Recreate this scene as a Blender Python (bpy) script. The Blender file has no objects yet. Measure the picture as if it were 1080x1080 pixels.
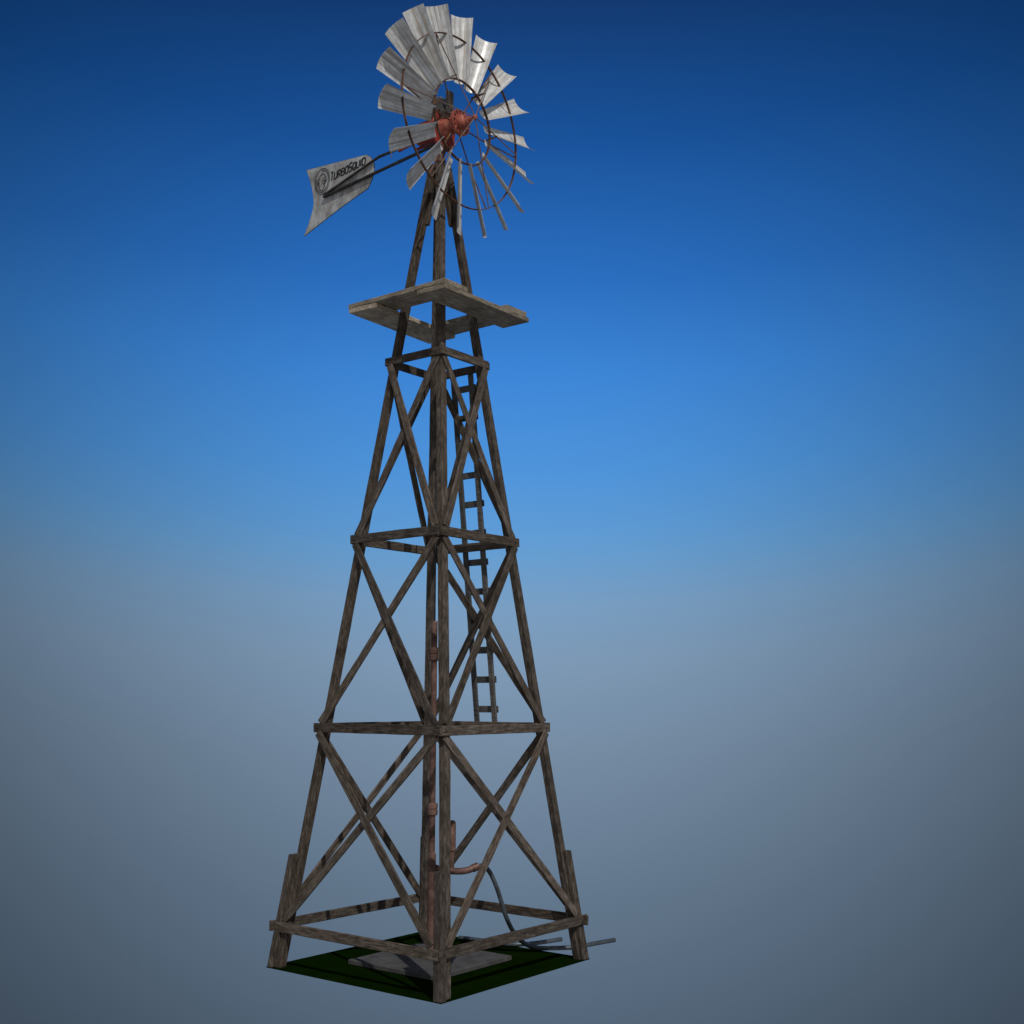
import bpy, bmesh, math, random
from mathutils import Vector, Matrix
R = random.Random(7)
PI = math.pi
C = bpy.context.scene.collection
scene = bpy.context.scene

# ------------------------------------------------------------------ materials
def lin(c):
    return tuple((v/255/12.92 if v/255 <= .04045 else ((v/255+.055)/1.055)**2.4) for v in c) + (1,)

class NT:
    def __init__(s, m):
        s.t = m.node_tree; s.n = s.t.nodes; s.l = s.t.links
    def new(s, k, **kw):
        n = s.n.new(k)
        for a, b in kw.items(): setattr(n, a, b)
        return n
    def link(s, a, b): s.l.new(a, b)
    def ramp(s, fac, stops):
        r = s.new('ShaderNodeValToRGB'); e = r.color_ramp.elements
        while len(e) < len(stops): e.new(.5)
        for i, (p, c) in enumerate(stops):
            e[i].position = p; e[i].color = c if len(c) == 4 else (*c, 1)
        s.link(fac, r.inputs[0]); return r.outputs[0]
    def noise(s, vec, scale, det=4, rough=.6):
        n = s.new('ShaderNodeTexNoise'); n.inputs['Scale'].default_value = scale
        n.inputs['Detail'].default_value = det; n.inputs['Roughness'].default_value = rough
        s.link(vec, n.inputs['Vector']); return n.outputs['Fac']
    def mix(s, fac, a, b, mode='MIX'):
        m = s.new('ShaderNodeMix', data_type='RGBA', blend_type=mode)
        for sock, v in ((m.inputs[0], fac), (m.inputs[6], a), (m.inputs[7], b)):
            if isinstance(v, bpy.types.NodeSocket): s.link(v, sock)
            elif isinstance(v, (int, float)): sock.default_value = v
            else: sock.default_value = v if len(v) == 4 else (*v, 1)
        return m.outputs[2]
    def math(s, op, a, b=0., clamp=False):
        m = s.new('ShaderNodeMath', operation=op, use_clamp=clamp)
        for sock, v in ((m.inputs[0], a), (m.inputs[1], b)):
            if isinstance(v, bpy.types.NodeSocket): s.link(v, sock)
            else: sock.default_value = v
        return m.outputs[0]

def base(name, rough=.8, metal=0., spec=.3):
    m = bpy.data.materials.new(name); m.use_nodes = True
    nt = NT(m); b = nt.n['Principled BSDF']
    b.inputs['Roughness'].default_value = rough; b.inputs['Metallic'].default_value = metal
    b.inputs['Specular IOR Level'].default_value = spec
    return m, nt, b

def coords(nt, scale, rnd=40.):
    """Object space, stretched, with an offset of its own for every object."""
    tc = nt.new('ShaderNodeTexCoord'); mp = nt.new('ShaderNodeMapping'); mp.inputs['Scale'].default_value = scale
    oi = nt.new('ShaderNodeObjectInfo'); cx = nt.new('ShaderNodeCombineXYZ')
    k = nt.math('MULTIPLY', oi.outputs['Random'], rnd)
    for i in range(3): nt.link(k, cx.inputs[i])
    ad = nt.new('ShaderNodeVectorMath', operation='ADD')
    nt.link(tc.outputs['Object'], ad.inputs[0]); nt.link(cx.outputs[0], ad.inputs[1])
    nt.link(ad.outputs[0], mp.inputs['Vector'])
    return mp.outputs[0], oi.outputs['Random']

def bump(nt, b, h, strength, dist=.01):
    bp = nt.new('ShaderNodeBump'); bp.inputs['Strength'].default_value = strength
    bp.inputs['Distance'].default_value = dist
    nt.link(h, bp.inputs['Height']); nt.link(bp.outputs[0], b.inputs['Normal'])

def wood(name, axis, dark, mid, light, flecks=.5, ax2=2.6):
    m, nt, b = base(name, .85, 0, .15)
    sc = [19, 19, 19]; sc[axis] = ax2*1.5
    v, rnd = coords(nt, sc)
    g = nt.noise(v, 1.6, 8, .7)
    col = nt.ramp(g, [(.22, dark), (.48, mid), (.80, light)])
    sc2 = [60, 60, 60]; sc2[axis] = 3
    v2, _ = coords(nt, sc2); f = nt.noise(v2, 1., 3, .6)
    col = nt.mix(nt.ramp(f, [(.56, (0, 0, 0)), (.7, (flecks,)*3)]), col, light)
    v3, _ = coords(nt, (3.2, 3.2, 3.2)); bl = nt.noise(v3, 1.5, 4, .6)
    col = nt.mix(nt.ramp(bl, [(.34, (.5,)*3), (.54, (0, 0, 0))]), col, dark)
    # dark checks along the grain
    v4, _ = coords(nt, [x*2.2 if i != axis else x*.8 for i, x in enumerate(sc)]); ck = nt.noise(v4, 1.4, 2, .5)
    col = nt.mix(nt.ramp(ck, [(.31, (.6,)*3), (.38, (0, 0, 0))]), col, tuple(c*.35 for c in dark))
    hv = nt.math('MULTIPLY', rnd, .5); hv = nt.math('ADD', hv, .75)
    r2 = nt.math('FRACT', nt.math('MULTIPLY', rnd, 17.3))
    gr = nt.mix(nt.math('MULTIPLY', r2, .45), col, nt.mix(1., col, (.80, .92, 1.08), 'MULTIPLY')); col = gr
    hs = nt.new('ShaderNodeHueSaturation'); nt.link(col, hs.inputs['Color']); nt.link(hv, hs.inputs['Value'])
    nt.link(hs.outputs[0], b.inputs['Base Color'])
    bump(nt, b, nt.math('ADD', g, ck), .6, .012)
    return m

WD, WM, WL = (.029, .021, .015), (.086, .067, .053), (.25, .205, .17)
M = {}
M['wood_x'] = wood('weathered_timber_board', 0, WD, WM, WL)
M['wood_z'] = wood('weathered_timber_post', 2, WD, WM, WL)
M['wood_plank'] = wood('grey_plank', 0, (.12, .088, .060), (.33, .265, .19), (.66, .57, .45), .8)
M['wood_ladder'] = wood('dark_ladder_timber', 2, (.05, .046, .042), (.105, .10, .094), (.17, .165, .157))

def rusty(name, c0, c1, c2, rough=.6, metal=.1, scale=6, spec=.4):
    m, nt, b = base(name, rough, metal, spec)
    v, rnd = coords(nt, (1, 1, 1)); n = nt.noise(v, scale, 6, .65)
    col = nt.ramp(n, [(.32, c0), (.5, c1), (.68, c2)])
    f = nt.noise(v, scale*7, 3, .6)
    col = nt.mix(nt.ramp(f, [(.55, (0, 0, 0)), (.72, (.6,)*3)]), col, c0)
    nt.link(col, b.inputs['Base Color']); bump(nt, b, f, .25, .004)
    return m
M['rust_hoop'] = rusty('rusted_brown_steel', (.05, .027, .018), (.135, .066, .042), (.25, .14, .09), .75, .2)
M['rust_rod'] = rusty('rusted_rod_steel', (.10, .06, .05), (.19, .12, .095), (.30, .21, .17), .6, .2)
M['rust_pipe'] = rusty('rusted_pipe', (.065, .036, .029), (.17, .095, .076), (.30, .185, .155), .5, .3, 5)
M['hub_red'] = rusty('faded_orange_red_casting', (.17, .040, .028), (.42, .105, .070), (.66, .27, .18), .5, .1, 9)
M['red_paint'] = rusty('dark_red_painted_casting', (.12, .018, .014), (.31, .038, .030), (.42, .09, .065), .5, .1, 7)
M['dark_steel'] = rusty('dark_angle_steel', (.022, .021, .021), (.05, .048, .046), (.10, .095, .09), .5, .5, 8)
M['grey_case'] = rusty('grey_brown_sheet_casing', (.08, .072, .06), (.19, .175, .15), (.31, .29, .26), .55, .3, 6)
M['hose'] = rusty('dark_grey_rubber_hose', (.035, .043, .052), (.07, .085, .10), (.12, .14, .16), .3, .1, 4)
M['bolt'] = rusty('bolt_steel', (.03, .02, .02), (.08, .05, .04), (.14, .1, .08), .5, .5, 20)
M['concrete'] = rusty('grey_concrete', (.056, .055, .056), (.084, .083, .085), (.110, .109, .111), .95, 0, 4, .1)
M['letter'] = base('black_lettering_paint', .6, 0, .3)[0]
M['letter'].node_tree.nodes['Principled BSDF'].inputs['Base Color'].default_value = (.02, .02, .024, 1)

M['faded_letter'] = base('faded_grey_emblem_paint', .7, 0, .2)[0]
M['faded_letter'].node_tree.nodes['Principled BSDF'].inputs['Base Color'].default_value = (.07, .07, .075, 1)

def galv(name, axis, streak=1.):
    m, nt, b = base(name, .45, .12, .5)
    sc = [22, 22, 22]; sc[axis] = .7
    v, rnd = coords(nt, sc); s1 = nt.noise(v, 1.0, 5, .6)
    col = nt.ramp(s1, [(.36, (.34, .34, .34)), (.46, (.60, .61, .62)), (.56, (.76, .78, .79)), (.68, (.94, .96, .96))])
    sc[axis] = 1.4; v2, _ = coords(nt, [x*1.3 for x in sc], 77); s2 = nt.noise(v2, 1.1, 4, .6)
    col = nt.mix(nt.ramp(s2, [(.53, (0, 0, 0)), (.70, (.75*streak,)*3)]), col, (.46, .34, .21))
    v3, _ = coords(nt, (7, 7, 7)); s3 = nt.noise(v3, 1.3, 5, .65)
    col = nt.mix(nt.ramp(s3, [(.40, (.45,)*3), (.56, (0, 0, 0))]), col, (.36, .345, .32))
    nt.link(col, b.inputs['Base Color'])
    nt.link(nt.ramp(s1, [(.3, (.6,)*3), (.7, (.36,)*3)]), b.inputs['Roughness'])
    bump(nt, b, s1, .15, .006)
    return m
M['galv_blade'] = galv('galvanised_blade_sheet', 2)
def vane_mat():
    m, nt, b = base('weathered_vane_sheet', .55, .3, .4)
    v, _ = coords(nt, (3.2, 3.2, 2.0)); n = nt.noise(v, 1.6, 6, .65)
    col = nt.ramp(n, [(.34, (.24, .23, .22)), (.47, (.40, .40, .395)), (.58, (.53, .545, .55)), (.7, (.70, .73, .745))])
    v2, _ = coords(nt, (5, 5, 2.5), 11); n2 = nt.noise(v2, 1.7, 5, .7)
    col = nt.mix(nt.ramp(n2, [(.55, (0, 0, 0)), (.70, (.6,)*3)]), col, (.36, .27, .19))
    nt.link(col, b.inputs['Base Color']); bump(nt, b, n, .15, .006)
    return m
M['vane'] = vane_mat()
def grass_mat():
    m, nt, b = base('dark_green_turf', 1., 0, .0)
    v, _ = coords(nt, (1, 1, 1)); n = nt.noise(v, 2.2, 6, .65); f = nt.noise(v, 55, 4, .7)
    col = nt.ramp(n, [(.3, (.0032, .010, .0005)), (.55, (.0052, .0155, .0008)), (.75, (.008, .020, .0012))])
    col = nt.mix(nt.ramp(f, [(.4, (.55,)*3), (.6, (0, 0, 0))]), col, (.003, .009, .001))
    nt.link(col, b.inputs['Base Color']); bump(nt, b, f, .8, .02)
    return m
M['grass'] = grass_mat()

# ------------------------------------------------------------------ helpers
def obj(name, bm, mat, parent=None, mw=None, smooth=False):
    me = bpy.data.meshes.new(name); bmesh.ops.recalc_face_normals(bm, faces=bm.faces[:])
    bm.to_mesh(me); bm.free()
    if smooth:
        for p in me.polygons: p.use_smooth = True
        try: me.set_sharp_from_angle(angle=math.radians(38))
        except Exception: pass
    me.materials.append(mat)
    o = bpy.data.objects.new(name, me); C.objects.link(o)
    place(o, parent, mw)
    return o
WM_ = {}
def place(o, parent, mw):
    """mw is in the windmill's (or the world's) frame; the parent chain is undone."""
    mw = mw or Matrix.Identity(4)
    WM_[o.name] = mw
    if parent:
        o.parent = parent
        o.matrix_parent_inverse = Matrix.Identity(4)
        pm = WM_.get(parent.name, Matrix.Identity(4))
        o.matrix_basis = pm.inverted() @ mw
    else:
        o.matrix_basis = mw
def frame(p, x, z):
    x = x.normalized(); y = z.cross(x).normalized(); z = x.cross(y)
    m = Matrix((x, y, z)).transposed().to_4x4(); m.translation = p
    return m
def bx(bm, sx, sy, sz, c=(0, 0, 0), bev=0., seg=1):
    r = bmesh.ops.create_cube(bm, size=1)
    for v in r['verts']: v.co = Vector((v.co.x*sx+c[0], v.co.y*sy+c[1], v.co.z*sz+c[2]))
    if bev:
        es = list({e for v in r['verts'] for e in v.link_edges})
        bmesh.ops.bevel(bm, geom=es, offset=bev, segments=seg, affect='EDGES')
    return bm
def board_bm(L, w, t, bev=.005):
    """a sawn board, length along X, a little uneven"""
    bm = bmesh.new(); n = max(2, int(L/.22))
    rings = []
    for i in range(n+1):
        x = -L/2+L*i/n
        jw = R.uniform(-.0022, .0022); jt = R.uniform(-.0016, .0016)
        b = bev+R.uniform(0, .002)
        pts = []
        for (sy, sz) in ((-1, -1), (1, -1), (1, 1), (-1, 1)):
            yy, zz = sy*(w/2+jw), sz*(t/2+jt)
            a, c = (yy-sy*b, zz), (yy, zz-sz*b)
            pts += [a, c] if sy*sz < 0 else [c, a]
        rings.append([bm.verts.new((x+(R.uniform(-.004, .004) if i in (0, n) else 0), *p)) for p in pts])
    for a, b in zip(rings, rings[1:]):
        for k in range(8): bm.faces.new((a[k], a[(k+1) % 8], b[(k+1) % 8], b[k]))
    bm.faces.new(rings[0]); bm.faces.new(rings[-1])
    return bm
def board(name, p0, p1, up, w, t, mat, parent):
    """from p0 to p1; 'up' is roughly the thickness direction; w across, t thick"""
    p0, p1 = Vector(p0), Vector(p1); x = p1-p0
    up = Vector(up); up = up-x.normalized()*up.dot(x.normalized())
    return obj(name, board_bm(x.length, w, t), mat, parent, frame((p0+p1)/2, x, up.normalized()))
def tube(bm, pts, r, n=10, cap=True):
    pts = [Vector(p) for p in pts]; rs = r if isinstance(r, (list, tuple)) else [r]*len(pts)
    prev = None; ringl = []
    for i, p in enumerate(pts):
        a = pts[max(i-1, 0)]; b = pts[min(i+1, len(pts)-1)]; t = (b-a).normalized()
        if prev is None:
            prev = t.orthogonal().normalized()
        prev = (prev-t*prev.dot(t)).normalized(); q = t.cross(prev)
        ringl.append([bm.verts.new(p+(prev*math.cos(2*PI*k/n)+q*math.sin(2*PI*k/n))*rs[i]) for k in range(n)])
    for a, b in zip(ringl, ringl[1:]):
        for k in range(n): bm.faces.new((a[k], a[(k+1) % n], b[(k+1) % n], b[k]))
    if cap: bm.faces.new(ringl[0]); bm.faces.new(ringl[-1])
    return bm
def lathe(bm, prof, o=(0, 0, 0), ax='X', n=28):
    """prof: (axial, radius) pairs, revolved about X or Z"""
    rings = []
    for a, r in prof:
        ring = []
        for k in range(n):
            c, s = math.cos(2*PI*k/n)*max(r, 1e-4), math.sin(2*PI*k/n)*max(r, 1e-4)
            v = (a, c, s) if ax == 'X' else (c, s, a)
            ring.append(bm.verts.new(Vector(o)+Vector(v)))
        rings.append(ring)
    for a, b in zip(rings, rings[1:]):
        for k in range(n): bm.faces.new((a[k], a[(k+1) % n], b[(k+1) % n], b[k]))
    bm.faces.new(rings[0]); bm.faces.new(rings[-1])
    return bm
def prism_y(bm, poly, y0, y1):
    a = [bm.verts.new((x, y0, z)) for x, z in poly]; b = [bm.verts.new((x, y1, z)) for x, z in poly]
    bm.faces.new(a); bm.faces.new(b)
    for i in range(len(poly)): j = (i+1) % len(poly); bm.faces.new((a[i], a[j], b[j], b[i]))
    return bm
def smoothpath(pts, k=6):
    pts = [Vector(p) for p in pts]; out = []
    P = [pts[0]*2-pts[1]]+pts+[pts[-1]*2-pts[-2]]
    for i in range(1, len(P)-2):
        a, b, c, d = P[i-1:i+3]
        for j in range(k):
            t = j/k
            out.append(.5*((2*b)+(-a+c)*t+(2*a-5*b+4*c-d)*t*t+(-a+3*b-3*c+d)*t**3))
    out.append(pts[-1]); return out
def tag(o, label=None, cat=None, kind=None, group=None):
    for k, v in (('label', label), ('category', cat), ('kind', kind), ('group', group)):
        if v: o[k] = v
    return o

# ------------------------------------------------------------------ the windmill
TH = .044448
ROT = TH-PI/4
WF = Matrix.Rotation(ROT, 4, 'Z')            # windmill frame: +X front right face, -Y front left face
mill = bpy.data.objects.new('windmill', None); C.objects.link(mill)
mill.rotation_euler = (0, 0, ROT)
tag(mill, 'tall old farm windmill with grey metal blades on a braced timber tower', 'windmill')

def h(z): return 1.445-.1195*z                # half width of the tower over the legs' outer faces
A = .105                                     # leg section
ZTOP = 11.08
corners = {'front': (1, -1), 'right': (1, 1), 'back': (-1, 1), 'left': (-1, -1)}
faces = [  # outward normal, tangent (left to right seen from outside), the two corners at its ends
    dict(n=Vector((0, -1, 0)), t=Vector((1, 0, 0)), stub=1),    # front left face: stub on its right end (the front leg)
    dict(n=Vector((1, 0, 0)), t=Vector((0, 1, 0)), stub=1),     # front right face: stub on the right leg
    dict(n=Vector((0, 1, 0)), t=Vector((-1, 0, 0)), stub=1),
    dict(n=Vector((-1, 0, 0)), t=Vector((0, -1, 0)), stub=1)]
def leaning(name, z0, z1, cen, sx, sy, mat, parent, n=None):
    """post with level ends that follows the tower's lean; cen(z) gives its centre"""
    bm = bmesh.new(); n = n or max(2, int((z1-z0)/.3)); rings = []; c0 = cen(z0)
    for i in range(n+1):
        z = z0+(z1-z0)*i/n; c = cen(z); ring = []
        b = .007; jx, jy = R.uniform(-.002, .002), R.uniform(-.002, .002)
        for (ax, ay) in ((-1, -1), (1, -1), (1, 1), (-1, 1)):
            px, py = ax*(sx/2+jx), ay*(sy/2+jy)
            a, d = (px-ax*b, py), (px, py-ay*b)
            ring += [a, d] if ax*ay < 0 else [d, a]
        rings.append([bm.verts.new((c.x-c0.x+x, c.y-c0.y+y, z-z0)) for x, y in ring])
    for a, b in zip(rings, rings[1:]):
        for k in range(8): bm.faces.new((a[k], a[(k+1) % 8], b[(k+1) % 8], b[k]))
    bm.faces.new(rings[0]); bm.faces.new(rings[-1])
    return obj(name, bm, mat, parent, Matrix.Translation((c0.x, c0.y, z0)))

legs = {}
SET = (.085, .0, -.02, .045)
for i, (nm, (cx, cy)) in enumerate(corners.items()):
    f = faces[i]; n, t = f['n'], f['t']
    # each leg stands back from the doubling post at its foot and closes on the line higher up
    cen = lambda z, cx=cx, cy=cy, n=n: Vector((cx*(h(z)-A/2), cy*(h(z)-A/2), z))-n*SET[i]*min(1, max(0, (9-z)/6.5))
    lg = leaning('leg', 0, ZTOP, cen, A, A, M['wood_z'], mill); legs[nm] = lg
    sx, sy = (.125, .10) if abs(n.y) > .5 else (.10, .125)
    cs = lambda z, cx=cx, cy=cy, sx=sx, sy=sy: Vector((cx*(1.497-.1195*z-sx/2), cy*(1.497-.1195*z-sy/2), z))
    leaning('foot_cleat', .002, 1.40, cs, sx, sy, M['wood_z'], lg)
    # inner splice at the head
    ci = lambda z, cx=cx, cy=cy: Vector((cx*(h(z)-A*.98), cy*(h(z)-A*.98), z))
    leaning('head_cleat', 10.17, 10.93, ci, .07, .07, M['wood_z'], lg)

RINGS = [.50, 3.034, 5.570, 8.105]
BW, BT = .122, .04
for ri, z in enumerate(RINGS):
    for fi, f in enumerate(faces):
        n, t = f['n'], f['t']; hh = h(z)
        off0 = off1 = 0
        if ri == 0: off0, off1 = .0, .038
        w = BW if ri < 3 else .112
        # each beam butts against the next one's back at its left end and covers the previous at its right end
        zz = z+R.uniform(-.006, .006)
        ext = hh+.01
        eL, eR = ext+(.068 if ri == 0 else .03), ext+(.03 if ri == 0 else .0)
        if ri == 0: eL += (.07, 0, .06, .02)[fi]; eR += (0, .06, .02, .06)[fi]
        p0 = n*(hh+BT/2+.018+off0)-t*eL+Vector((0, 0, zz))
        p1 = n*(hh+BT/2+.018+off1)+t*eR+Vector((0, 0, zz))
        b = board('cross_beam', p0, p1, n, w, BT, M['wood_x'], mill)
        # a bolt head at each end
        for s, e in ((-1, p0+t*.075), (1, p1-t*.06)):
            bm = bmesh.new(); lathe(bm, [(0, .013), (.008, .013), (.011, .009)], n=8)
            obj('bolt', bm, M['bolt'], b, frame(e+n*(BT/2), n, Vector((0, 0, 1))))

def brace(f, ul, zl, uu, zu, ol, ou, w=.110):
    n, t = f['n'], f['t']; T = .028
    p0 = n*(h(zl)+ol+T/2)+t*ul+Vector((0, 0, zl)); p1 = n*(h(zu)+ou+T/2)+t*uu+Vector((0, 0, zu))
    nn = (n+Vector((0, 0, .1195))).normalized()
    board('brace', p0, p1, nn, w, T, M['wood_x'], mill)
for bi in range(3):
    zl, zu = RINGS[bi]+.065, RINGS[bi+1]-.065
    for fi, f in enumerate(faces):
        # which corner the outer brace comes down to: the front one on both near faces
        right = fi in (0, 3)
        s = 1 if right else -1
        for over in (True, False):
            q = s if over else -s              # bottom end side
            stub = (bi == 0 and q == 1)
            ul = q*(h(zl)-(.055 if not stub else .075)); uu = -q*(h(zu)-.055)
            o = .029 if over else .0
            ol = o+(.045 if stub else 0)
            brace(f, ul, zl+(.02 if stub else 0), uu, zu, ol, o)

# platform: two planks over the legs one way, two more crossing on top of them
ZP = 8.787
def plank(x0, x1, y0, y1, z, rz=0):
    L = max(x1-x0, y1-y0); w = min(x1-x0, y1-y0); c = Vector(((x0+x1)/2, (y0+y1)/2, z+.035))
    d = Vector((1, 0, 0)) if x1-x0 > y1-y0 else Vector((0, 1, 0)); d.rotate(Matrix.Rotation(rz, 3, 'Z'))
    obj('platform_plank', board_bm(L, w, .068, .006), M['wood_plank'], mill, frame(c, d, Vector((0, 0, 1))))
plank(.42, .905, -.905, .945, ZP)
plank(-.915, -.405, -.90, .88, ZP, .05)
plank(-.90, .903, -.90, -.43, ZP+.071)
plank(-.93, .89, .47, .925, ZP+.071, -.025)
# ladder on the back right face
nb = Vector((0, 1, 0)); OFF = .055
lad = None
def lp(x, z, o): return Vector((x, h(z)+o, z))
zl0, zl1 = 3.0, 8.12
lad = bpy.data.objects.new('ladder', None); C.objects.link(lad); place(lad, mill, Matrix.Translation(lp(0, zl0, OFF)))
for xr in (-.185, .14):
    board('rail', lp(xr, zl0, OFF+.02), lp(xr, zl1, OFF+.02), (1, 0, 0), .04, .084, M['wood_ladder'], lad)
zr = 3.272
while zr < 7.95:
    board('rung', lp(-.225, zr, OFF+.058), lp(.185, zr, OFF+.058), (0, 1, .12), .095, .028, M['wood_ladder'], lad)
    zr += .418

# mast pipe and pump rod
bm = bmesh.new(); lathe(bm, [(11.0, .064), (11.12, .064), (11.13, .082), (11.17, .082), (11.18, .064), (11.26, .064), (11.27, .078), (11.33, .078), (11.34, .064), (11.45, .064)], ax='Z', n=20)
mast = obj('mast_pipe', bm, M['rust_pipe'], mill, smooth=True)
bm = bmesh.new(); tube(bm, [(0, 0, 4.3), (0, 0, 11.2)], .013, 8); obj('pump_rod', bm, M['dark_steel'], mill, smooth=True)
bm = bmesh.new(); bx(bm, .20, .20, .05, (0, 0, 11.04), .006); obj('head_plate', bm, M['wood_x'], mill)

# gearbox behind the wheel
ZH = 11.637
bm = bmesh.new()
poly = [(a*1.12, b*1.05) for a, b in [(-.20, -.20), (-.10, -.30), (.10, -.30), (.20, -.20), (.225, .02), (.17, .20), (.06, .275), (-.06, .275), (-.17, .20), (-.225, .02)]]
gb = bmesh.new(); bx(gb, .42, .26, .34, (-.17, 0, 0), .03, 2)
lathe(gb, [(-.42, .07), (-.37, .10), (-.36, .13)], n=20)
gear = obj('gearbox', gb, M['red_paint'], mill, Matrix.Translation((0, 0, ZH)), True)
def plate_x(poly, x0, x1):
    bm = bmesh.new(); a = [bm.verts.new((x0, y, z)) for y, z in poly]; b = [bm.verts.new((x1, y, z)) for y, z in poly]
    bm.faces.new(a); bm.faces.new(b)
    for i in range(len(poly)): j = (i+1) % len(poly); bm.faces.new((a[i], a[j], b[j], b[i]))
    bmesh.ops.bevel(bm, geom=bm.edges[:], offset=.006, segments=1, affect='EDGES')
    return bm
obj('face_plate', plate_x(poly, .035, .075), M['red_paint'], gear, Matrix.Translation((0, 0, ZH)))
bm = bmesh.new(); bx(bm, .05, .14, .20, (.03, 0, -.26), .01); bx(bm, .30, .05, .10, (-.06, .10, -.23), .01)
obj('saddle', bm, M['red_paint'], gear, Matrix.Translation((0, 0, ZH)))
# red furling arm over the tail booms
board('furl_arm', (-.05, -.10, ZH-.06), (-.74, -.10, 11.50), (0, 1, 0), .05, .03, M['red_paint'], gear)
board('furl_arm', (-.05, .06, ZH-.10), (-.48, -.02, 11.46), (0, 1, 0), .04, .025, M['red_paint'], gear)
# sheet casing on top
cs = bmesh.new()
prism_y(cs, [(-.14, .16), (.10, .16), (.13, .22), (.10, .36), (-.02, .42), (-.12, .40), (-.16, .30)], -.085, .085)
case = obj('motor_casing', cs, M['grey_case'], mill, Matrix.Translation((0, 0, ZH)))
bm = bmesh.new(); bx(bm, .035, .15, .36, (.145, .03, .40), .006); obj('casing_post', bm, M['grey_case'], case, Matrix.Translation((0, 0, ZH)))
bm = bmesh.new()
nn = 12; rr = [[], []]
for k in range(nn+1):
    a = PI*k/nn
    for s, y in ((0, -.11), (1, .11)):
        rr[s].append((bm.verts.new((-.02-.145*math.cos(a), y, .42+.055*math.sin(a))), bm.verts.new((-.02-.135*math.cos(a), y, .412+.048*math.sin(a)))))
for k in range(nn):
    for j in (0, 1): bm.faces.new((rr[0][k][j], rr[0][k+1][j], rr[1][k+1][j], rr[1][k][j]))
    for s in (0, 1): bm.faces.new((rr[s][k][0], rr[s][k+1][0], rr[s][k+1][1], rr[s][k][1]))
obj('casing_lid', bm, M['galv_blade'], case, Matrix.Translation((0, 0, ZH)))
bm = bmesh.new(); bx(bm, .34, .02, .15, (-.02, -.10, .185), .004); sp = obj('side_panel', bm, M['grey_case'], case, Matrix.Translation((0, 0, ZH)))
bm = bmesh.new(); lathe(bm, [(0, .03), (.012, .03), (.016, .022)], n=12)
obj('bolt', bm, M['bolt'], case, frame(Vector((-.11, -.11, ZH+.19)), Vector((0, -1, 0)), Vector((0, 0, 1))))

# ---- fan wheel (axis along +X of the windmill frame)
WX = .391
WC = Vector((WX, 0, ZH))
MW = Matrix.Translation(WC)
hub = bmesh.new()
lathe(hub, [(-.335, .16), (-.32, .175), (-.29, .155), (-.22, .125), (-.12, .118), (-.045, .128), (-.04, .192), (0, .195), (.008, .19), (.010, .128),
            (.05, .120), (.085, .100), (.11, .075), (.115, .060), (.15, .056), (.155, .038), (.185, .036), (.19, .017), (.235, .017), (.24, .034), (.285, .034), (.29, .018), (.30, .016)], n=36)
wheel = obj('fan_wheel', hub, M['hub_red'], mill, MW, True)
for k in range(14):
    a = 2*PI*k/14
    bm = bmesh.new(); lathe(bm, [(0, .013), (.016, .013), (.02, .008)], n=6)
    obj('bolt', bm, M['bolt'], wheel, MW @ Matrix.Translation((.008, .162*math.cos(a), .162*math.sin(a))))
def hoop_bm(Rm, wid, th, x0, n=144):
    bm = bmesh.new(); rings = []
    for k in range(n):
        a = 2*PI*k/n; rings.append([bm.verts.new((x0+dx, (Rm+dr)*math.sin(a), (Rm+dr)*math.cos(a))) for dx, dr in ((-wid/2, -th/2), (wid/2, -th/2), (wid/2, th/2), (-wid/2, th/2))])
    for k in range(n):
        a, b = rings[k], rings[(k+1) % n]
        for j in range(4): bm.faces.new((a[j], a[(j+1) % 4], b[(j+1) % 4], b[j]))
    return bm
obj('outer_hoop', hoop_bm(1.262, .034, .011, .023), M['rust_hoop'], wheel, MW, True)
obj('inner_hoop', hoop_bm(.618, .038, .013, .033), M['rust_hoop'], wheel, MW, True)
def ud(deg, r, x): a = math.radians(deg); return Vector((x, r*math.sin(a), r*math.cos(a)))
for k in range(6):
    d = 31.5+60*k
    bm = bmesh.new(); tube(bm, [ud(d, .02, .265), ud(d, .62, .155), ud(d, 1.262, .035)], .0085, 8)
    obj('front_stay', bm, M['rust_rod'], wheel, MW, True)
    bm = bmesh.new(); tube(bm, [ud(d+1.5, .14, -.09), ud(d+1.5, .62, -.075), ud(d+1.5, 1.262, .012)], .010, 8)
    obj('spoke', bm, M['rust_hoop'], wheel, MW, True)
    p = ud(d, .632, .04)
    bm = bmesh.new(); bx(bm, .26, .026, .010, (0, 0, 0), .002)
    obj('spacer', bm, M['rust_hoop'], wheel, MW @ frame(p, Vector((1, 0, 0)), p-Vector((p.x, 0, 0))))
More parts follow.
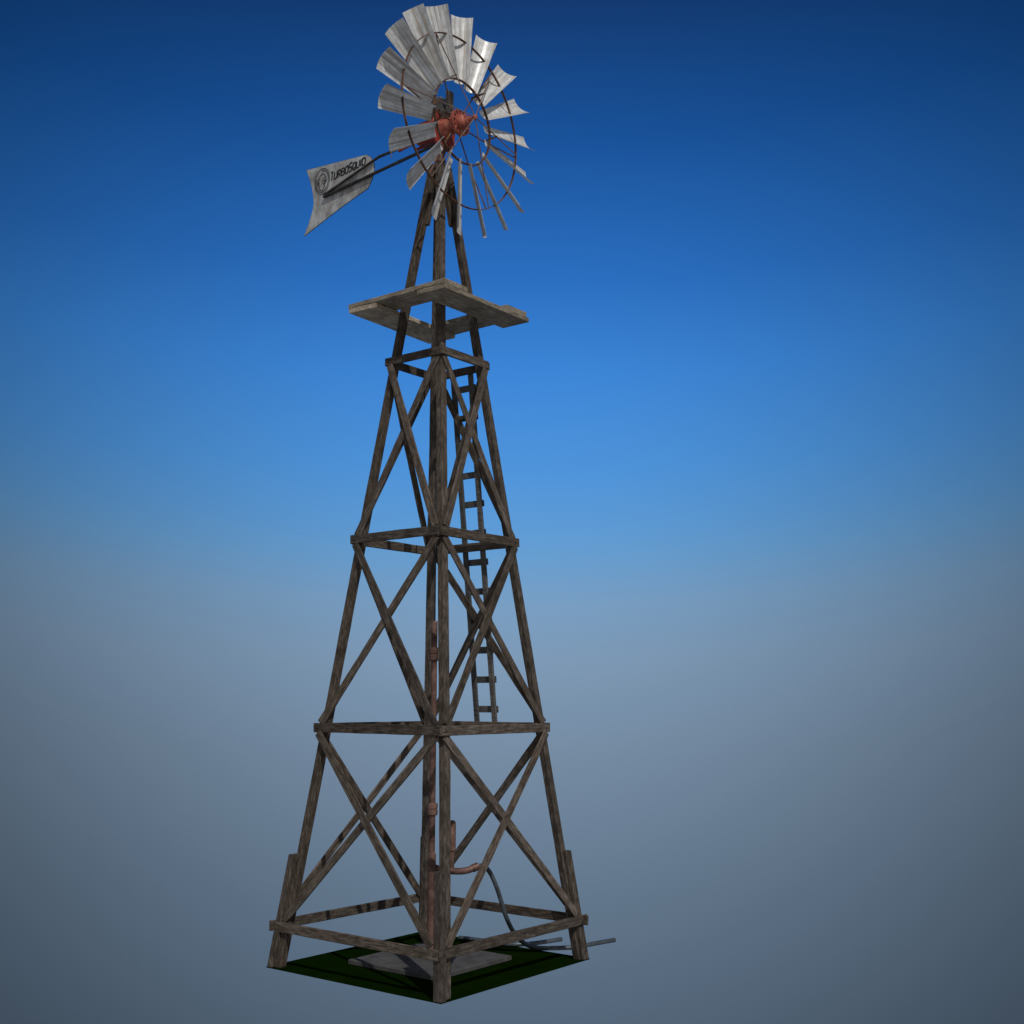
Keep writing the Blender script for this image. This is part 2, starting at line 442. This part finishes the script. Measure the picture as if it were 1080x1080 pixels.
# blades: chord 0.336 at the tip, pitched 37 degrees, bowed away from the front
PITCH = .6439
def blade_bm():
    bm = bmesh.new(); nr, nc = 10, 12; r0, r1 = .605, 1.655; grid = [[], []]
    for s in (0, 1):
        for i in range(nr+1):
            r = r0+(r1-r0)*i/nr; f = (r-r0)/(r1-r0); c = .215+(.338-.215)*f; bow = .046+.008*f
            row = []
            for j in range(nc+1):
                e = -1+2*j/nc
                y = e*c/2; x = -bow*(1-e*e)+bow*.45 - s*.004
                row.append(bm.verts.new((x, y, r-.004*(e*e))))
            grid[s].append(row)
    for s in (0, 1):
        for i in range(nr):
            for j in range(nc): bm.faces.new((grid[s][i][j], grid[s][i][j+1], grid[s][i+1][j+1], grid[s][i+1][j]))
    g0, g1 = grid
    for i in range(nr):
        for j in (0, nc): bm.faces.new((g0[i][j], g0[i+1][j], g1[i+1][j], g1[i][j]))
    for j in range(nc):
        for i in (0, nr): bm.faces.new((g0[i][j], g0[i][j+1], g1[i][j+1], g1[i][j]))
    # pitch about the radial axis: clockwise edge forward
    for v in bm.verts:
        x, y = v.co.x, v.co.y
        v.co.x = y*math.sin(PITCH)+x*math.cos(PITCH); v.co.y = y*math.cos(PITCH)-x*math.sin(PITCH)
    return bm
blade0 = obj('blade', blade_bm(), M['galv_blade'], wheel, MW, True)
br0 = bmesh.new(); bx(br0, .16, .012, .03, (0, 0, 0), .002)
def bladeM(i): return MW @ Matrix.Rotation(-math.radians(-39.825+20*i), 4, 'X')
place(blade0, wheel, bladeM(0))
for i in range(1, 18):
    b = blade0.copy(); C.objects.link(b); place(b, wheel, bladeM(i) @ Matrix.Rotation(R.uniform(-.01, .01), 4, 'X'))

# ---- tail
YV = 0.0
tail_poly = [(-2.87, 11.83), (-2.2, 11.765), (-1.52, 11.70), (-1.42, 11.63), (-1.345, 11.50), (-1.34, 11.38), (-1.38, 11.27), (-1.47, 11.14), (-2.0, 11.0), (-2.88, 10.72),
             (-2.78, 10.90), (-2.70, 11.09), (-2.675, 11.2), (-2.69, 11.33), (-2.73, 11.5), (-2.79, 11.66)]
bm = bmesh.new(); prism_y(bm, [(x+2.1, z-11.3) for x, z in tail_poly], -.007, .007)
TV = Matrix.Translation((-2.1, 0, 11.3))
vane = obj('tail_vane', bm, M['vane'], mill, TV)
bm = bmesh.new()
edge = [Vector((x+2.1, 0, z-11.3)) for x, z in tail_poly]
rim = edge+[edge[0]]; tube(bm, rim, .0075, 6, False); obj('vane_rim', bm, M['dark_steel'], vane, TV)
board('tail_boom', (-.10, -.036, 11.412), (-2.42, -.036, 11.245), (0, 1, 0), .034, .046, M['dark_steel'], vane)
board('tail_boom', (-.10, -.036, 11.592), (-1.21, -.036, 11.565), (0, 1, 0), .030, .044, M['dark_steel'], vane)
board('tail_boom', (-1.18, -.038, 11.572), (-2.41, -.038, 11.268), (0, 1, 0), .030, .042, M['dark_steel'], vane)
bm = bmesh.new(); tube(bm, [(-.93, -.06, 11.57), (-.93, -.06, 11.47), (-.91, -.06, 11.45)], .006, 6); obj('pull_wire', bm, M['rust_rod'], vane)
# lettering and round emblem on the vane's near face
def ribbon(bm, pts, w, y0=-.0135, y1=-.006, closed=False):
    """flat stroke in the XZ plane, raised a little off the sheet"""
    P2 = [Vector((x, z)) for x, z in pts]; n = len(P2); L_, R_ = [], []
    for i, p in enumerate(P2):
        if closed: a, b = P2[i-1], P2[(i+1) % n]
        else: a, b = P2[max(i-1, 0)], P2[min(i+1, n-1)]
        d1 = (p-a).normalized() if (p-a).length > 1e-6 else (b-p).normalized()
        d2 = (b-p).normalized() if (b-p).length > 1e-6 else d1
        m = (Vector((-d1.y, d1.x))+Vector((-d2.y, d2.x)))
        m = m.normalized(); k = 1/max(.55, m.dot(Vector((-d1.y, d1.x))))
        L_.append(p+m*w/2*k); R_.append(p-m*w/2*k)
    for i in range(n if closed else n-1):
        j = (i+1) % n
        for (u, v) in ((L_[i], L_[j]), (R_[j], R_[i])):
            bm.faces.new([bm.verts.new((u.x, y0, u.y)), bm.verts.new((v.x, y0, v.y)), bm.verts.new((v.x, y1, v.y)), bm.verts.new((u.x, y1, u.y))])
        bm.faces.new([bm.verts.new((q.x, y0, q.y)) for q in (L_[i], R_[i], R_[j], L_[j])])
O_ = [(.2, 0), (0, .2), (0, .8), (.2, 1), (.8, 1), (1, .8), (1, .2), (.8, 0), (.2, 0)]
GL = {'T': [[(0, 1), (1, 1)], [(.5, 1), (.5, 0)]], 'U': [[(0, 1), (0, .2), (.2, 0), (.8, 0), (1, .2), (1, 1)]],
      'R': [[(0, 0), (0, 1), (.8, 1), (1, .85), (1, .6), (.8, .45), (0, .45)], [(.5, .45), (1, 0)]],
      'B': [[(0, 0), (0, 1), (.75, 1), (.92, .88), (.92, .65), (.75, .53), (0, .53)], [(.75, .53), (1, .4), (1, .15), (.8, 0), (0, 0)]],
      'O': [O_], 'S': [[(1, 1), (.2, 1), (0, .85), (0, .65), (.2, .52), (.8, .48), (1, .35), (1, .15), (.8, 0), (0, 0)]],
      'Q': [O_, [(.6, .3), (1.05, -.15)]], 'I': [[(.5, 1), (.5, 0)]], 'D': [[(0, 0), (0, 1), (.75, 1), (1, .8), (1, .2), (.75, 0), (0, 0)]]}
bm = bmesh.new(); lx = -2.300
for k, ch in enumerate('TURBOSQUID'):
    hgt, wd = (.112, .060) if ch != 'I' else (.112, .018)
    if k in (0, 5): hgt = .135
    zb = 11.487+(lx+2.3)*.085
    for st_ in GL[ch]:
        ribbon(bm, [(lx+2.1+wd*x+hgt*z*.08, zb-11.3+hgt*z+wd*x*.085) for x, z in st_], .0185)
    lx += wd+.0225
obj('lettering', bm, M['letter'], vane, TV)
bm = bmesh.new(); EX, EZ, rx, rz = -2.487, 11.535, .165, .215
def ell(fr, a0, a1, w, n=60, cx=0., cz=0., kx=1., kz=1.):
    rows = []
    for i in range(n+1):
        a = math.radians(a0+(a1-a0)*i/n); c, s = math.cos(a), math.sin(a)
        rows.append([(EX+2.1+cx*rx+(fr*kx*rx+d)*c, EZ-11.3+cz*rz+(fr*kz*rz+d)*s) for d in (-w/2, w/2)])
    for i in range(n):
        q = [rows[i][0], rows[i][1], rows[i+1][1], rows[i+1][0]]
        for y in (-.0135,):
            bm.faces.new([bm.verts.new((x, y, z)) for x, z in q])
        for a, b in ((rows[i][0], rows[i+1][0]), (rows[i][1], rows[i+1][1])):
            bm.faces.new([bm.verts.new((a[0], -.0135, a[1])), bm.verts.new((b[0], -.0135, b[1])), bm.verts.new((b[0], -.006, b[1])), bm.verts.new((a[0], -.006, a[1]))])
ell(1.0, 0, 360, .008); ell(.84, -200, 95, .012)
ell(.56, -20, 190, .009); ell(.26, 0, 360, .008, cx=.32, cz=.0); ell(.05, 0, 360, .030, 16, cx=.34, cz=-.02)
ell(.36, -190, 20, .014, 30, cx=-.05, cz=-.34); ell(.22, 60, 270, .010, 30, cx=-.45, cz=0); ell(.05, 0, 360, .018, 16, cx=-.52, cz=-.05)
obj('emblem', bm, M['faded_letter'], vane, TV)

# ------------------------------------------------------------------ the ground patch, slab, pump and hoses
bm = bmesh.new(); bx(bm, 3.0, 3.0, .012, (0, 0, -.006))
g = obj('ground', bm, M['grass'], None, WF); tag(g, kind='structure')
bm = bmesh.new(); bx(bm, 1.52, 1.52, .058, (0, 0, .0315), .006)
sl = obj('concrete_slab', bm, M['concrete'], None, WF)
tag(sl, 'square grey concrete slab lying on the dark green grass under the windmill tower', 'slab')

pump = bpy.data.objects.new('water_pump', None); C.objects.link(pump); pump.location = (0, 0, .061)
tag(pump, 'rusty brown standing pump pipe with couplings in the middle of the tower', 'water pump')
WM_['water_pump'] = Matrix.Translation((0, 0, .061))
bm = bmesh.new(); lathe(bm, [(.061, .11), (.085, .11), (.09, .052), (.62, .052), (1.14, .052)], ax='Z', n=24); obj('well_casing', bm, M['rust_pipe'], pump, None, True)
bm = bmesh.new(); lathe(bm, [(1.12, .056), (1.38, .056), (1.385, .041), (1.90, .041), (4.10, .041), (4.47, .043)], ax='Z', n=20); stand = obj('standpipe', bm, M['rust_pipe'], pump, None, True)
for z0, z1 in ((1.88, 2.04), (3.93, 4.11)):
    bm = bmesh.new(); zm = (z0+z1)/2
    lathe(bm, [(z0, .060), (z0+.012, .072), (zm-.012, .072), (zm-.006, .064), (zm+.006, .064), (zm+.012, .072), (z1-.012, .072), (z1, .060)], ax='Z', n=24)
    cp = obj('coupling', bm, M['rust_pipe'], stand, None, True)
Dv = Vector((.92, .38, 0)).normalized()
def hp(s, z): return Dv*s+Vector((0, 0, z))
bm = bmesh.new(); tube(bm, smoothpath([hp(.0, 1.19), hp(.15, 1.165), hp(.26, 1.145), hp(.42, 1.130), hp(.54, 1.14), hp(.62, 1.165), hp(.685, 1.185)]), .045, 14)
tube(bm, [hp(.055, 1.182), hp(.085, 1.178)], .058, 14); tube(bm, [hp(.60, 1.155), hp(.675, 1.180)], .054, 14)
obj('outlet_pipe', bm, M['rust_pipe'], pump, None, True)
bm = bmesh.new(); c = hp(.295, 0)
lathe(bm, [(1.13, .030), (1.40, .030), (1.41, .048), (1.76, .048), (1.785, .040), (1.80, .022), (1.803, .004)], o=(c.x, c.y, 0), ax='Z', n=18)
obj('air_chamber', bm, M['rust_pipe'], pump, None, True)

hA = [hp(.665, 1.180), (.70, .289, 1.182), (.746, .308, 1.150), (.812, .336, 1.06), (.885, .37, .90), (.955, .40, .70), (1.02, .43, .50), (1.13, .48, .28), (1.28, .54, .12), (1.45, .575, .050),
      (1.68, .60, .036), (1.88, .615, .036), (2.0, .64, .036), (2.14, .745, .036), (2.30, .87, .036), (2.62, 1.096, .036)]
bm = bmesh.new(); tube(bm, smoothpath(hA), .031, 12)
o = obj('hose', bm, M['hose'], None, None, True); tag(o, 'dark grey hose curving down from the pump outlet and past the right leg', 'hose')
hB = [(.42, 1.42, .034), (.66, 1.27, .034), (.86, 1.09, .034), (1.07, .92, .034), (1.313, .90, .034), (1.553, 1.003, .034), (1.874, 1.214, .034)]
bm = bmesh.new(); tube(bm, smoothpath(hB), .030, 12)
o = obj('drain_pipe', bm, M['hose'], None, None, True); tag(o, 'short grey pipe lying across the back of the grass, behind the curved hose', 'pipe')

# ------------------------------------------------------------------ light, sky, camera
w = bpy.data.worlds.new('World'); scene.world = w; w.use_nodes = True
nt = NT(w); bg = nt.n['Background']
tc = nt.new('ShaderNodeTexCoord'); sep = nt.new('ShaderNodeSeparateXYZ'); nt.link(tc.outputs['Generated'], sep.inputs[0])
hx = nt.new('ShaderNodeVectorMath', operation='MULTIPLY'); nt.link(tc.outputs['Generated'], hx.inputs[0]); hx.inputs[1].default_value = (1, 1, 0)
hn = nt.new('ShaderNodeVectorMath', operation='NORMALIZE'); nt.link(hx.outputs[0], hn.inputs[0])
AZ = .078
dt = nt.new('ShaderNodeVectorMath', operation='DOT_PRODUCT'); nt.link(hn.outputs[0], dt.inputs[0]); dt.inputs[1].default_value = (math.sin(AZ), math.cos(AZ), 0)
hd = nt.math('SUBTRACT', 1., dt.outputs['Value'])                 # 0 towards the bright part of the sky
hd = nt.math('MINIMUM', hd, .12)
ze = nt.math('SUBTRACT', sep.outputs['Z'], nt.math('MULTIPLY', hd, .35))
fz = nt.math('DIVIDE', nt.math('ADD', ze, .3), .9, True)
def st(z, c): return ((z+.3)/.9, lin(c))
SKY = [st(-.28, (79, 96, 114)), st(-.16, (99, 119, 140)), st(-.051, (117, 139, 162)), st(.027, (126, 153, 181)), st(.075, (121, 158, 194)), st(.115, (104, 158, 208)), st(.14, (94, 155, 214)),
       st(.185, (80, 149, 219)), st(.263, (62, 135, 216)), st(.337, (44, 112, 194)), st(.441, (26, 83, 155)), st(.53, (20, 58, 113)), st(.6, (16, 46, 92))]
col = nt.ramp(fz, SKY)
fall = nt.math('POWER', 2.71828, nt.math('MULTIPLY', hd, -7.5))
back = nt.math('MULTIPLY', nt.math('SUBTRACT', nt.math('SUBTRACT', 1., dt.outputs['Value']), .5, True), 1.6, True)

mx = nt.mix(1., col, (1, 1, 1), 'MULTIPLY')
mnode = mx.node; cc = nt.new('ShaderNodeCombineColor')
for i in range(3): nt.link(fall, cc.inputs[i])
nt.link(cc.outputs[0], mnode.inputs[7])
mx = nt.mix(back, mx, (.235, .24, .25))          # neutral fill light added to the unseen sky behind the camera, softens blue shade
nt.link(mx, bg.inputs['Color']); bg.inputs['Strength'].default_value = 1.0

sd = Vector((.40, -.24, 0)).normalized(); sd.rotate(Matrix.Rotation(ROT, 3, 'Z'))
EL = math.radians(47); L = Vector((sd.x*math.cos(EL), sd.y*math.cos(EL), math.sin(EL)))
sun = bpy.data.lights.new('sun', 'SUN'); sun.energy = 2.0; sun.angle = math.radians(.5); sun.color = (1, .96, .90)
so = bpy.data.objects.new('sun', sun); C.objects.link(so); so.rotation_euler = L.to_track_quat('Z', 'Y').to_euler(); so.location = L*30

cam = bpy.data.cameras.new('camera'); co = bpy.data.objects.new('camera', cam); C.objects.link(co)
cam.sensor_width = 36; cam.lens = 1253.013/1080*36; cam.clip_end = 500
yaw, pitch, roll = .078514, .154552, .002
fw = Vector((math.cos(pitch)*math.sin(yaw), math.cos(pitch)*math.cos(yaw), math.sin(pitch)))
rt = Vector((math.cos(yaw), -math.sin(yaw), 0)); up = rt.cross(fw)
r2 = math.cos(roll)*rt+math.sin(roll)*up; u2 = -math.sin(roll)*rt+math.cos(roll)*up
mm = Matrix((r2, u2, -fw)).transposed().to_4x4(); mm.translation = (-.225944, -16.354126, 3.443)
co.matrix_world = mm; scene.camera = co
scene.view_settings.view_transform = 'Standard'; scene.view_settings.look = 'None'
scene.view_settings.exposure = 0; scene.view_settings.gamma = 1; scene.view_settings.use_curve_mapping = False
